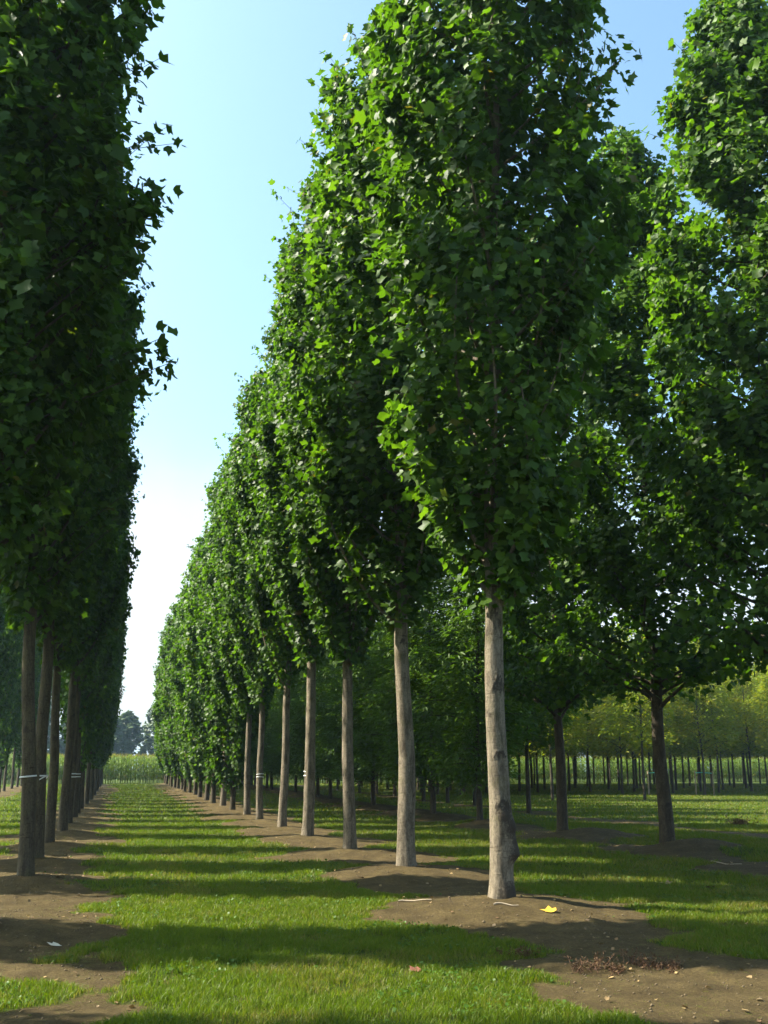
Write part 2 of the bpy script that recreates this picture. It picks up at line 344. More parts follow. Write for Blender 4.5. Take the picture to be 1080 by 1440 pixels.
def leaves_mesh(name, pos, nrm, tip, size, lv, tv, tf, mat):
    n = len(pos); nrm = norm(nrm)
    v = norm(tip - (tip * nrm).sum(-1, keepdims=True) * nrm); u = np.cross(v, nrm)
    V = pos[:, None, :] + size[:, None, None] * (u[:, None, :] * tv[None, :, 0, None] + v[:, None, :] * tv[None, :, 1, None] + nrm[:, None, :] * tv[None, :, 2, None])
    k = len(tv)
    cr = np.random.default_rng(n)
    c1 = cr.uniform(-.4, 2.0, n)[:, None]; c2 = cr.uniform(-.05, .42, n)[:, None]
    V = V + size[:, None, None] * (tv[None, :, 2] * (c1 - 1) - c2 * tv[None, :, 1] ** 2)[..., None] * nrm[:, None, :]
    F = (np.arange(n)[:, None, None] * k + tf[None]).reshape(-1, tf.shape[1])
    return mesh_np(name, V.reshape(-1, 3), [F], mat, {'lv': np.repeat(lv, k)})

class Wood:
    def __init__(s): s.V = []; s.F = []; s.S = []; s.n = 0
    def tube(s, pts, rad, seg, scar_fn=None, cap=True):
        pts = np.asarray(pts, float); m = len(pts)
        tg = norm(np.gradient(pts, axis=0))
        ref = np.where(np.abs(tg[:, 2:3]) > .9, np.array([[1., 0, 0]]), np.array([[0, 0, 1.]]))
        a1 = norm(np.cross(tg, ref)); a2 = np.cross(tg, a1)
        th = np.linspace(0, 2 * math.pi, seg, endpoint=False)
        rr = np.asarray(rad, float)[:, None] * np.ones(seg)[None]
        sc = np.zeros((m, seg))
        if scar_fn: rr, sc = scar_fn(pts, th, rr, a1, a2)
        V = pts[:, None] + rr[..., None] * (np.cos(th)[None, :, None] * a1[:, None] + np.sin(th)[None, :, None] * a2[:, None])
        i = np.arange(m * seg).reshape(m, seg) + s.n
        j = np.roll(i, -1, 1)
        s.F.append(np.stack([i[:-1], j[:-1], j[1:], i[1:]], -1).reshape(-1, 4))
        s.V.append(V.reshape(-1, 3)); s.S.append(sc.ravel()); s.n += m * seg
    def mesh(s, name, mat): return mesh_np(name, np.concatenate(s.V), s.F, mat, {'scar': np.concatenate(s.S)}, True)

def trunk_fn(seed, scars, burls, relief=.06, flare=.14):
    """scars: (height, world angle, half height, half angle, strength); burls: (height, angle, size, bulge)"""
    def fn(pts, th, rr, a1, a2):
        z = pts[:, 2][:, None] * np.ones_like(rr)
        A = np.arctan2(np.cos(th)[None] * a1[:, 1:2] + np.sin(th)[None] * a2[:, 1:2], np.cos(th)[None] * a1[:, 0:1] + np.sin(th)[None] * a2[:, 0:1])
        q = 1 + relief * (fbm(A * 1.2 + 10, z, .55, seed) - .5) * 2 + relief * .6 * (fbm(np.cos(A) * 1.2 + 5, z, .16, seed + 3) - .5)
        q = q + flare * np.exp(-np.maximum(z, 0) / .16) * (1 + .35 * np.cos(A * 5 + seed))
        sc = np.zeros_like(rr)
        wob = fbm(A * 1.7 + 3, z, .13, seed + 9) - .5; wob2 = fbm(A * 1.1 + 8, z, .09, seed + 11) - .5
        for (h, a, hh, ha, st) in scars:
            da = np.abs((A - a + math.pi) % (2 * math.pi) - math.pi) / ha * (1 + .9 * wob)
            dz = (z - h) / hh + 1.3 * wob2
            # eyebrow shape: arched over the old limb, flat beneath
            arch = 1 - da * da * .8
            inside = sstep(-.15, .1, dz + .35) * sstep(.12, -.12, dz - arch) * (da < 1.2)
            ridge = np.exp(-((dz - arch) / .28) ** 2) * (da < 1.25)
            sc = np.maximum(sc, st * (.62 * inside + .50 * ridge)); q = q + .06 * st * ridge + .02 * st * inside
        for (h, a, sz, b) in burls:
            da = ((A - a + math.pi) % (2 * math.pi) - math.pi) * rr / sz; dz = (z - h) / sz
            e = np.exp(-(da ** 2 + dz ** 2)); q = q + b * e; sc = np.maximum(sc, .95 * e ** .4 * (e > .12))
        return rr * q, sc
    return fn

class Axis:
    def __init__(s, pts): s.p = np.asarray(pts, float)
    def at(s, z): return np.stack([np.interp(z, s.p[:, 2], s.p[:, 0]), np.interp(z, s.p[:, 2], s.p[:, 1]), np.asarray(z, float)], -1)

PROF_COL = ([0, .06, .14, .28, .45, .62, .78, .88, .95, 1.0], [.20, .40, .64, .90, 1.0, 1.0, .95, .82, .62, .22])
PROF_WIDE = ([0, .06, .16, .30, .48, .66, .82, .92, 1.0], [.80, .98, 1.0, 1.0, .98, .86, .66, .42, .06])
def columnar(seed, H, zb, RAD, nbr, per, size, tmpl, prof=PROF_COL, ax=None, r0=.125, segs=(20, 60), scars=(), burls=(), low=None, rise=(1.3, 3.0), hole=.05, mat=None, bark=None):
    """an upright narrow tree: trunk mesh (leader and ascending limbs) and crown mesh (leaves)"""
    rg = np.random.default_rng(seed)
    if ax is None:
        o = rg.normal(0, .05, (6, 2)); o[0] = 0; o[1] *= .4
        ax = Axis([(o[i, 0], o[i, 1], z) for i, z in enumerate((-.3, H * .2, H * .4, H * .6, H * .8, H))])
    wd = Wood()
    nz_ = segs[1]
    z = np.concatenate([np.linspace(-.25, zb + .5, nz_), np.linspace(zb + .7, H - .3, 22)])
    rad = np.interp(z, [-.3, 0, 1.3, zb, zb + 2, H * .75, H], [r0 * 1.12, r0 * 1.1, r0, r0 * .84, r0 * .66, r0 * .25, .008])
    P = ax.at(z); P[:, 0] += .018 * np.sin(z * 1.9 + seed); P[:, 1] += .018 * np.cos(z * 1.5 + seed)
    sc = list(scars)
    if not sc:
        for h in np.arange(.9, zb, .62): sc.append((h + rg.uniform(-.2, .2), rg.uniform(0, 6.28), rg.uniform(.05, .1), rg.uniform(.4, .8), rg.uniform(.5, 1)))
    wd.tube(P, rad, segs[0], trunk_fn(seed, sc, burls))
    pos = []; outd = []
    env = lambda zz: RAD * np.interp((zz - zb) / (H - zb), prof[0], prof[1])
    ga = 2.39996
    for i in range(nbr):
        f = (i + .5) / nbr
        za = (zb - .15) + (H - 1.2 - zb) * f ** .92
        a = i * ga + rg.normal(0, .35)
        L = rg.uniform(*rise) * (1 - .35 * f)
        zt = min(za + L, H - .1)
        ext = env(np.array(zt)) * (rg.uniform(.62, 1.06) + (0.14 if rg.random() < .15 else 0))
        tau = np.linspace(0, 1, 9)
        c = ax.at(np.array(za)); dd = ext * (1 - (1 - tau) ** 1.7)
        zz = za + (zt - za) * tau ** 1.25
        aa = a + .25 * np.sin(tau * 2 + i)
        cc = ax.at(zz)
        bp = np.stack([cc[:, 0] + dd * np.cos(aa), cc[:, 1] + dd * np.sin(aa), zz], -1)
        wd.tube(bp[::1], np.linspace(.028, .006, 9) * (1.25 - .6 * f) * (r0 / .125), 5)
        k = int(per * rg.uniform(.7, 1.25))
        ta = rg.beta(2.0, 1.1, k)
        q = np.stack([np.interp(ta, tau, bp[:, j]) for j in range(3)], -1)
        off = rg.normal(0, 1, (k, 3)); off = norm(off) * (rg.random((k, 1)) ** .6) * np.array([.31, .31, .42]) * (RAD / 1.5) ** .5
        q = q + off
        pos.append(q)
    # twigs filling the shell, leader leaves
    m = int(nbr * per * .22)
    zz = zb + (H - zb) * rg.random(m) ** .95
    a = rg.uniform(0, 6.283, m); rr = env(zz) * (1 - .45 * rg.random(m) ** 1.6)
    cl = fbm(a * 1.3, zz, .9, seed + 5); kp = cl > .46
    c = ax.at(zz); q = np.stack([c[:, 0] + rr * np.cos(a), c[:, 1] + rr * np.sin(a), zz], -1)[kp]
    pos.append(q)
    # short spurs hiding the leader
    m = nbr * 22; zz = zb + .25 + (H - zb - .5) * rg.random(m); a = rg.uniform(0, 6.283, m); rr = rg.uniform(.12, .5, m)
    c = ax.at(zz); pos.append(np.stack([c[:, 0] + rr * np.cos(a), c[:, 1] + rr * np.sin(a), zz], -1))
    # stray shoots breaking the outline
    shoots = []
    for _ in range(int(nbr * .9)):
        zz = rg.uniform(zb + .4, H - .2); a = rg.uniform(0, 6.283); e = float(env(np.array(zz))); k = rg.integers(4, 9)
        tt = np.linspace(-.25, rg.uniform(.05, .24) + (rg.uniform(.1, .32) if rg.random() < .3 else 0), k); c = ax.at(np.full(k, zz))
        sp = np.stack([c[:, 0] + (e + tt) * math.cos(a), c[:, 1] + (e + tt) * math.sin(a), zz + (tt + .2) * rg.uniform(.3, 1.2)], -1); wd.tube(sp, np.linspace(.006, .003, k), 4); shoots.append(sp + rg.normal(0, .03, (k, 3))); shoots.append(sp[-3:] + rg.normal(0, .05, (3, 3)))
    if low is not None: pos.append(low(rg, ax, wd))
    pos = np.concatenate(pos)
    # airy gaps
    gp = fbm(np.arctan2(pos[:, 1], pos[:, 0]) * 1.6 + 9, pos[:, 2], .8, seed + 13)
    pos = np.concatenate([pos[(gp > .30 + hole) | (rg.random(len(pos)) < .35)]] + shoots)
    n = len(pos); c = ax.at(pos[:, 2]); o = pos - c; o[:, 2] = 0; o = norm(o)
    nrm = o * .6 + np.array([0, 0, .55]) + rg.normal(0, .5, (n, 3))
    tip = o * .45 + np.array([0, 0, -.55]) + rg.normal(0, .6, (n, 3))
    lv = np.where(rg.random(n) < .012, rg.uniform(0, .05, n), rg.uniform(.06, 1, n))
    cm = leaves_mesh('crown', pos, nrm, tip, size * (.45 + .75 * rg.beta(1.5, 1.6, n) + .45 * (rg.random(n) < .06)), lv, *tmpl, mat or M_TULIP)
    return wd.mesh('trunk', bark or M_BARK2), cm

def tie_mesh(z, r, tilt=.0, w=.012, double=False, slash=False):
    V = []; F = []; n = 0; seg = 28
    def band(zf):
        nonlocal n
        th = np.linspace(0, 2 * math.pi, seg, endpoint=False); ring = []
        for rr, dz in ((r, -w), (r + .006, -w), (r + .006, w), (r, w)):
            ring.append(np.stack([np.cos(th) * rr, np.sin(th) * rr, zf(th) + dz], -1))
        A = np.stack(ring, 0); i = np.arange(4 * seg).reshape(4, seg) + n; j = np.roll(i, -1, 1)
        for k in range(4):
            F.append(np.stack([i[k], j[k], j[(k + 1) % 4], i[(k + 1) % 4]], -1))
        V.append(A.reshape(-1, 3)); n += 4 * seg
    band(lambda th: z + tilt * np.cos(th))
    if double: band(lambda th: z - .09 + tilt * np.cos(th + 1))
    if slash: band(lambda th: z - .085 + .085 * np.cos(th + .3))
    return mesh_np('tie_band', np.concatenate(V), F, M_TIE)

def tree(name, x, y, trunk_me, crown_me, label, cat='tree', group=None, rz=0., sc=(1, 1, 1), lean=(0, 0), parts=(), bark=None):
    z = gz(x, y) - .02
    r = bpy.data.objects.new(name, None); COL.objects.link(r)
    r.location = (x, y, z); r.rotation_euler = (Matrix.Rotation(lean[1], 3, 'Y') @ Matrix.Rotation(rz, 3, 'Z')).to_euler(); r.scale = sc; r.empty_display_size = .3
    tag(r, label, cat, group)
    obj('trunk', trunk_me, r); obj('crown', crown_me, r)
    for nm, me in parts: obj(nm, me, r)
    if bark:
        tk = [c for c in r.children if c.name.startswith('trunk')][0]
        tk.material_slots[0].link = 'OBJECT'; tk.material_slots[0].material = bark
    return r

def clover():
    n = 60000; x, y, d = scatter(n, 6.2, 22, R(27), 1.3); s = soil_mask(x, y)
    kp = (rng.random(n) < sstep(.52, .66, fbm(x, y, .7, 131)) * np.clip(1 - 1.6 * s, .004, 1)) | (rng.random(n) < .03 * (1 - s)); x, y = x[kp], y[kp]; n = len(x)
    pos = np.stack([x, y, ground_z(x, y) + rng.uniform(.01, .045, n)], -1)
    return leaves_mesh('clover', pos, np.array([0, 0, 1.]) + rng.normal(0, .4, (n, 3)), rng.normal(0, 1, (n, 3)), rng.uniform(.015, .04, n), np.clip(rng.random(n) * .5 + .4, 0, 1), T_SIMPLE_V, T_SIMPLE_F, M_CLOVER)
M_CLOVER = leaf_material('clover_leaf', [(0, (.03, .075, .006)), (1, (.06, .12, .012))], (.05, .09, .02), .3, .5)
tag(obj('ground_weeds', clover()), 'small broad leaved weeds and clover in patches among the grass', None, None, 'stuff')
ORD = ['', 'first', 'second', 'third', 'fourth', 'fifth', 'sixth', 'seventh', 'eighth', 'ninth', 'tenth', 'eleventh', 'twelfth', 'thirteenth']
TUL, SIM, NAR = (T_TULIP_V, T_TULIP_F), (T_SIMPLE_V, T_SIMPLE_F), (T_NARROW_V, T_NARROW_F)

# hero tree: angles are world angles of trunk features; the camera looks at it from about -110 degrees
CV = math.atan2(-11.7, -4.47)
hero_scars = [(3.15, CV + .05, .26, .75, .75), (2.42, CV + .55, .15, .75, 1.0), (1.62, CV + .25, .07, .6, 1.0), (1.02, CV + .35, .10, .75, 1.0), (.95, CV + 1.3, .12, .8, .9), (2.1, CV - 1.0, .06, .5, .8), (3.6, CV - .7, .12, .4, .5)]
hero_burls = [(.80, CV + 1.40, .11, .42), (.50, CV + 1.42, .085, .62), (.62, CV + 1.62, .08, .35), (.93, CV + .5, .07, .18), (.05, CV + .9, .12, .18)]
hero_ax = Axis([(0, 0, -.3), (.0, 0, 4.3), (.05, 0, 6), (.2, .02, 9), (.3, .05, 12), (.3, .05, 17)])
V_HERO = columnar(101, 16.2, 3.45, 1.66, 84, 430, .142, TUL, hole=.085, ax=hero_ax, r0=.128, segs=(48, 150), scars=hero_scars, burls=hero_burls, bark=M_BARK)
V_A = columnar(202, 15.4, 3.9, 1.46, 72, 370, .142, TUL, r0=.125, segs=(28, 90), bark=M_BARK)
V_B = columnar(303, 15.2, 3.8, 1.45, 70, 370, .142, TUL, r0=.12, segs=(28, 90), bark=M_BARK)
V_C = columnar(404, 15.0, 3.6, 1.42, 70, 360, .142, TUL, r0=.115, segs=(24, 70), bark=M_BARK)
V_LOWA = columnar(505, 14.6, 1.5, 1.45, 66, 230, .185, SIM, r0=.11, segs=(14, 30))
V_LOWB = columnar(606, 14.2, 0.9, 1.50, 66, 230, .185, SIM, r0=.11, segs=(14, 30))
V_D = columnar(707, 15.0, 2.9, 1.40, 64, 230, .185, SIM, r0=.115, segs=(14, 30))
def low_limbs(rg, ax, wd):
    out = []
    for a, za, L, rise in ((2.6, 2.75, 2.0, 1.25), (5.5, 2.9, 2.1, 1.1), (.9, 3.0, 1.8, 1.2), (4.1, 3.05, 1.9, .9), (1.8, 3.2, 1.9, .8), (3.3, 3.2, 2.0, 1.0), (0.1, 3.3, 2.0, .9)):
        t = np.linspace(0, 1, 9); c = ax.at(np.full(9, za))
        bp = np.stack([c[:, 0] + math.cos(a) * L * t, c[:, 1] + math.sin(a) * L * t, za + rise * t ** .85], -1)
        wd.tube(bp, np.linspace(.045, .008, 9), 7)
        k = 190; ta = .3 + .7 * rg.beta(1.6, 1.0, k)
        out.append(np.stack([np.interp(ta, t, bp[:, j]) for j in range(3)], -1) + rg.normal(0, 1, (k, 3)) * np.array([.25, .25, .17]))
    return np.concatenate(out)
V_WIDE = columnar(808, 17.4, 3.2, 1.85, 92, 350, .145, TUL, prof=PROF_WIDE, r0=.125, segs=(28, 80), rise=(.9, 2.4), hole=.07, low=low_limbs)

def spray(z0, z1, reach, k, n):
    def fn(rg, ax, wd):
        out = []
        for i in range(k):
            za = rg.uniform(z0, z1) ; a = -YAW + rg.normal(0, .14); t = np.linspace(0, 1, 8); rch = reach * rg.uniform(.86, 1.0)
            c = ax.at(np.full(8, za)); bp = np.stack([c[:, 0] + math.cos(a) * rch * t, c[:, 1] + math.sin(a) * rch * t, za - .9 + 1.1 * t ** .8], -1)
            wd.tube(bp, np.linspace(.018, .004, 8), 5); ta = .45 + .55 * rg.beta(1.2, 1, n)
            out.append(np.stack([np.interp(ta, t, bp[:, j]) for j in range(3)], -1) + rg.normal(0, .11, (n, 3)))
        return np.concatenate(out)
    return fn
V_L0 = columnar(919, 15.2, 3.8, 1.38, 70, 370, .142, TUL, r0=.115, segs=(20, 60), hole=.03, low=spray(5.9, 8.2, 1.82, 9, 70))
V_L1 = columnar(929, 15.0, 3.6, 1.40, 70, 360, .142, TUL, r0=.112, segs=(24, 70), hole=.03, low=spray(4.7, 5.4, 1.62, 3, 24))
# --- sunlit row
GR = 'columnar trees of the sunlit row'
lean_fix = {1: -.022, 2: -.02, 3: .012, 4: .005, 5: -.015, 6: -.008}
for i, (x, y) in enumerate(R_T):
    parts = []
    if i == 0: v = V_HERO; lab = 'big columnar tree with pale grey bark and burls, nearest of the sunlit row'
    elif i < 6: v = (V_A, V_B, V_C)[i % 3]
    elif i == 7: v = V_LOWB
    elif i < 9: v = (V_C, V_LOWA)[i % 2]
    else: v = (V_LOWA, V_LOWB)[i % 2]
    if i == 1: lab = 'slightly bent columnar tree standing second in the sunlit row'
    if i == 2: lab = 'third columnar tree of the sunlit row, stout greyish trunk without any tie'
    if i == 3:
        lab = 'columnar tree in the sunlit row with two white tie bands on its straight trunk'; parts = [('tie_band', tie_mesh(1.42, .131, .01, double=True))]
    if i == 4: lab = 'fifth columnar tree of the sunlit row, leafy shoots hanging down its trunk'
    if i == 5:
        lab = 'sixth and slender columnar tree of the sunlit row, white tie on its trunk'; parts = [('tie_band', tie_mesh(1.38, .128, .015, double=True))]
    if i == 7: lab = 'columnar tree of the sunlit row with dark foliage spreading almost to the ground'
    if i in (6, 8, 9, 10): lab = f'{ORD[i + 1]} columnar tree of the sunlit row counted from the camera'
    if i > 10: lab = 'distant columnar tree merging with its neighbours at the far end of the sunlit row'
    h = (1.0, 1.0, 1.0)[i] if i < 3 else jit.uniform(.92, 1.05)
    wxy = (1.0, 1.12, 1.0)[i] if i < 3 else jit.uniform(.86, 1.05)
    rz = 0 if i == 0 else jit.uniform(0, 6.28)
    tree('columnar_tree', x, y, *v, lab, 'tree', GR, rz, (wxy, wxy, h), (0, lean_fix.get(i, 0)), parts)
# --- shaded row
GL = 'columnar trees of the shaded row'
for i, (x, y) in enumerate(L_T):
    parts = []
    v = (V_L0, V_L1, V_A, V_C, V_A, V_B)[i] if i < 6 else (V_D, V_LOWA, V_D)[i % 3]
    if i == 0: lab = 'tall columnar crown nearest the camera in the shaded row, trunk outside the frame'
    elif i == 1:
        lab = 'columnar tree with one thin white tie band, nearest whole trunk of the shaded row'; parts = [('tie_band', tie_mesh(1.38, .127, .004, .011))]
    elif i == 2:
        lab = 'columnar tree of the shaded row with white tape wrapped in a zigzag'; parts = [('tie_band', tie_mesh(1.42, .141, .0, .012, slash=True))]
    elif i in (5, 6):
        lab = f'{ORD[i]} columnar tree of the shaded row with a pale tie round its trunk'; parts = [('tie_band', tie_mesh(1.4, .136, .0, .014, double=True))]
    elif i < 10: lab = f'{ORD[i]} columnar tree of the shaded row, bare dark trunk below the crown'
    else: lab = 'distant columnar tree in the dense far end of the shaded row'
    wxy = jit.uniform(.80, .90) if i > 1 else (1.0, .92)[i]; rz = jit.uniform(0, 6.28) if i > 2 else 0
    tree('columnar_tree', x, y, *v, lab, 'tree', GL, rz, (wxy, wxy, jit.uniform(.98, 1.05)), (0, {1: -.07, 2: -.02, 3: -.03}.get(i, -.012)), parts, M_BARK2)  # trunks of this row swap to the bark with shade in its colour
# --- row beyond the shaded row
for i, (x, y) in enumerate(LL_T):
    v = (V_D, V_LOWA, V_D)[i % 3]
    wxy = jit.uniform(.70, .80)
    tree('columnar_tree', x, y, *v, 'columnar tree standing in the row behind the shaded row', 'tree', 'columnar trees behind the shaded row', jit.uniform(0, 6.28), (wxy, wxy, jit.uniform(.97, 1.03)))
# --- row behind the sunlit row
for i, (x, y) in enumerate(RR_T):
    lab = ('tall columnar crown behind the sunlit row, trunk out of the frame', 'broad tree with a dark trunk and forked low limbs on a soil mound', 'dark trunked tree just beside the pale nearest trunk, in the row behind it')[i]
    tree('columnar_tree', x, y, *V_WIDE, lab, 'tree', 'broad columnar trees behind the sunlit row', (1.0, 2.4, 4.4)[i], ((1.1, 1.1, 1.0), (1.12, 1.12, .97), (1, 1, .95))[i], bark=M_BARKD)

# ------------------------------------------------------------------ layered feathery trees
def layered(seed, H, zb, RAD, nbr, per, size, mat, bark, tmpl=NAR, prof=None, r0=.085, up=.25, droop=.35, flat=.16):
    rg = np.random.default_rng(seed); wd = Wood()
    z = np.linspace(-.25, H - .1, 26); o = rg.normal(0, .05, (5, 2)); o[0] = 0
    ax = Axis([(o[i, 0], o[i, 1], q) for i, q in enumerate(np.linspace(-.3, H, 5))])
    wd.tube(ax.at(z), np.interp(z, [-.3, 0, 1.3, H], [r0 * 1.25, r0 * 1.15, r0, .006]), 12, trunk_fn(seed, [], []))
    prof = prof or ([0, .1, .3, .6, .85, 1], [.75, .95, 1.0, .82, .52, .08])
    pos = []; nr = []; tp = []
    for i in range(nbr):
        f = (i + .5) / nbr; za = zb + (H - zb - .2) * f; a = i * 2.39996 + rg.normal(0, .3)
        Lr = RAD * np.interp(f, *prof) * rg.uniform(.7, 1.1)
        tau = np.linspace(0, 1, 7); dr = np.array([math.cos(a), math.sin(a)])
        c = ax.at(np.array(za)); zz = za + Lr * (up * tau * 1.6 - droop * tau ** 2)
        bp = np.stack([c[0] + dr[0] * Lr * tau, c[1] + dr[1] * Lr * tau, zz], -1)
        wd.tube(bp, np.linspace(.022, .004, 7) * (1.2 - .6 * f) * (r0 / .085), 5)
        k = max(8, int(per * Lr / RAD * rg.uniform(.7, 1.2))); ta = rg.beta(1.5, 1.0, k) ; 
        q = np.stack([np.interp(ta, tau, bp[:, j]) for j in range(3)], -1)
        side = rg.normal(0, .22, k) * Lr * (1.15 - ta * .6)
        q[:, 0] += -dr[1] * side; q[:, 1] += dr[0] * side; q[:, 2] += rg.normal(0, flat, k) - np.abs(side) * .25
        pos.append(q)
        nr.append(np.array([0, 0, 1.]) + rg.normal(0, .45, (k, 3)))
        tp.append(np.stack([np.full(k, dr[0]) - dr[1] * np.sign(side) * .8, np.full(k, dr[1]) + dr[0] * np.sign(side) * .8, np.full(k, -.25)], -1) + rg.normal(0, .35, (k, 3)))
    pos = np.concatenate(pos); n = len(pos)
    lv = np.clip(rg.random(n) * .5 + .6 * fbm(np.arctan2(pos[:, 1], pos[:, 0]) * 2 + 7, pos[:, 2], 1.1, seed) - .05, 0, 1)
    cm = leaves_mesh('crown', pos, np.concatenate(nr), np.concatenate(tp), size * rg.uniform(.6, 1.3, n), lv, *tmpl, mat)
    return wd.mesh('trunk', bark), cm
V_OAK = [layered(900 + k, 10.8 + .5 * k, 1.0 + .15 * k, 2.1, 105, 290, .20, M_OAK, M_BARKD) for k in range(3)]
V_SLIM = [layered(930 + k, 9.6, 2.7, 2.1, 90, 280, .20, M_OAK, M_BARKD, prof=([0, .15, .4, .7, 1], [.7, 1, .95, .65, .1]), r0=.09) for k in range(2)]
V_LOC = [layered(960 + k, 10.2 + .7 * k, 2.45 + .2 * k, 2.5, 56, 200, .27, M_LOCUST, M_BARKD, prof=([0, .15, .4, .7, 1], [.8, 1, .95, .65, .15]), r0=.08, up=.45, droop=.42, flat=.25) for k in range(3)]
for i, (x, y) in enumerate(OAK_T):
    lab = ('low branched feathery tree between the two nearest trunks of the sunlit row', 'second low branched feathery tree behind the sunlit row', 'third low branched feathery tree behind the sunlit row')[i] if i < 3 else 'dark feathery tree in the low branched row behind the sunlit row'
    tree('feathery_tree', x, y, *V_OAK[i % 3], lab, 'tree', 'feathery trees behind the sunlit row', jit.uniform(0, 6.28), (jit.uniform(.95, 1.1),) * 2 + (jit.uniform(.9, 1.05),))
for i, (x, y) in enumerate(SLIM_T):
    lab = 'slim stemmed green tree just beyond the pale nearest trunk' if i == 0 else 'slim stemmed green tree in the sparse row before the bright plantation'
    tree('feathery_tree', x, y, *V_SLIM[i % 2], lab, 'tree', 'slim trees before the plantation', jit.uniform(0, 6.28), (jit.uniform(.9, 1.05),) * 2 + (jit.uniform(.92, 1.05),))
# plantation of light green trees
loc_pts = [(23.0, 52.0), (27.8, 50.7), (33.6, 59.5), (36.5, 58.8)]
lr = np.random.default_rng(77)
for xr in (20, 24, 28, 32, 36, 40.5, 45, 49.5, 54, 59, 64):
    for k in range(11):
        yy = 64 + 3.5 * k + lr.uniform(-.7, .7) - .05 * xr; xx = xr + lr.uniform(-.6, .6)
        if xx < .80 * yy - 3: loc_pts.append((xx, yy))
for i, (x, y) in enumerate(loc_pts):
    lab = ('slim light green tree at the edge of the plantation, farther from the stakes', 'slim tree with a bare stem between the broad dark trunk and the feathery trees', 'young light green tree beside one stake, half hidden by the broad dark trunk', 'young yellow green tree tied between two stakes')[i] if i < 4 else 'light green tree among the many thin stems of the bright plantation'
    s = jit.uniform(.9, 1.1)
    tree('locust_tree', x, y, *V_LOC[i % 3], lab, 'tree', 'light green trees of the plantation', jit.uniform(0, 6.28), (s, s, jit.uniform(.92, 1.08)))

# ------------------------------------------------------------------ stakes with teal ties
def cyl(a, b, r, seg=10, r2=None):
    wd = Wood(); pts = np.array([np.array(a) * (1 - f) + np.array(b) * f for f in np.linspace(0, 1, 5)])
    wd.tube(pts, np.linspace(r, r2 or r, 5), seg)
    i0 = np.arange(seg)[None]; wd.F.append
    V = np.concatenate(wd.V); F = list(wd.F)
    F.append(np.arange(seg)[None, ::-1]); F.append((np.arange(seg) + 4 * seg)[None])
    return V, F
for k, (x, y, tx, ty, lab) in enumerate(((33.0, 59.6, 33.6, 59.5, 'weathered stake beside the young tree half hidden by the dark trunk'), (35.95, 58.9, 36.5, 58.8, 'weathered stake standing before the yellow green young tree'), (37.1, 58.7, 36.5, 58.8, 'weathered stake at the far side of the yellow green young tree'))):
    z = gz(x, y); V, F = cyl((0, 0, -.2), (0, 0, 1.5), .05, 10, .045)
    s = obj('tree_stake', mesh_np('tree_stake', V, F, M_STAKE, None, True), None, (x, y, z)); tag(s, lab, 'stake', 'stakes in the plantation')
    V, F = cyl((0, 0, 1.36), (tx - x, ty - y, 1.40), .028, 8)
    b = obj('tie_strap', mesh_np('tie_strap', V, F, M_TEAL), s)

# ------------------------------------------------------------------ corn
def corn():
    rg = np.random.default_rng(31); V = []; T = []; Lp = []; Ln = []; Lt = []; Ls = []
    rows = 7
    xs = []; ys = []
    for r_ in range(rows):
        x = np.arange(-60, 110, .24) + rg.normal(0, .04, len(np.arange(-60, 110, .24))); xs.append(x); ys.append(np.full(len(x), 104 + r_ * .75) + rg.normal(0, .08, len(x)))
    x = np.concatenate(xs); y = np.concatenate(ys); n = len(x); z = np.full(n, .33); h = rg.uniform(2.75, 3.15, n)
    # stalks (three sided), leaves (two segment arching strips), tassels
    a = rg.uniform(0, 6.28, n); V = []; F = []; lv = []; c = 0
    for k in range(3):
        ang = a + k * 2.094
        V.append(np.stack([np.stack([x + .018 * np.cos(ang), y + .018 * np.sin(ang), z], -1), np.stack([x + .01 * np.cos(ang), y + .01 * np.sin(ang), z + h * .9], -1)], 1))
    V = np.stack(V, 1).reshape(n, 6, 3)
    base = np.arange(n)[:, None] * 6
    F = [base + np.array(q) for q in ((0, 2, 3, 1), (2, 4, 5, 3), (4, 0, 1, 5))]
    Vs = [V.reshape(-1, 3)]; lvs = [np.full(n * 6, .5)]; c = n * 6
    F3 = []
    for k in range(10):
        hz = z + h * (.12 + .078 * k) + rg.normal(0, .05, n); an = a + k * math.pi + rg.normal(0, .5, n); Lf = rg.uniform(.5, .85, n) * (1 - .03 * k); wd_ = rg.uniform(.04, .06, n)
        dx, dy = np.cos(an), np.sin(an)
        def P(s, o, up): return np.stack([x + dx * Lf * s - dy * wd_ * o, y + dy * Lf * s + dx * wd_ * o, hz + up * Lf], -1)
        W = np.stack([P(0, -.6, 0), P(0, .6, 0), P(.35, 1, .42), P(.35, -1, .42), P(.75, .8, .45), P(.75, -.8, .45), P(1.1, 0, .12)], 1)
        b = c + np.arange(n)[:, None] * 7
        F += [b + np.array([0, 1, 2, 3]), b + np.array([3, 2, 4, 5])]; F3.append(b + np.array([5, 4, 6]))
        Vs.append(W.reshape(-1, 3)); lv_ = np.clip(rg.uniform(.12, 1, n) - (.5 if k < 2 else 0) * rg.random(n), 0, 1); lvs.append(np.repeat(lv_, 7)); c += n * 7
    for k in range(5):
        an = rg.uniform(0, 6.28, n); tl = rg.uniform(.2, .35, n); t0 = z + h * .88
        W = np.stack([np.stack([x - .012, y, t0], -1), np.stack([x + .012, y, t0], -1), np.stack([x + np.cos(an) * tl * .6, y + np.sin(an) * tl * .6, t0 + tl], -1)], 1)
        b = c + np.arange(n)[:, None] * 3; F3.append(b + np.array([0, 1, 2])); Vs.append(W.reshape(-1, 3)); lvs.append(np.full(n * 3, .02)); c += n * 3
    return mesh_np('corn', np.concatenate(Vs), F + F3, M_CORN, {'lv': np.concatenate(lvs)})
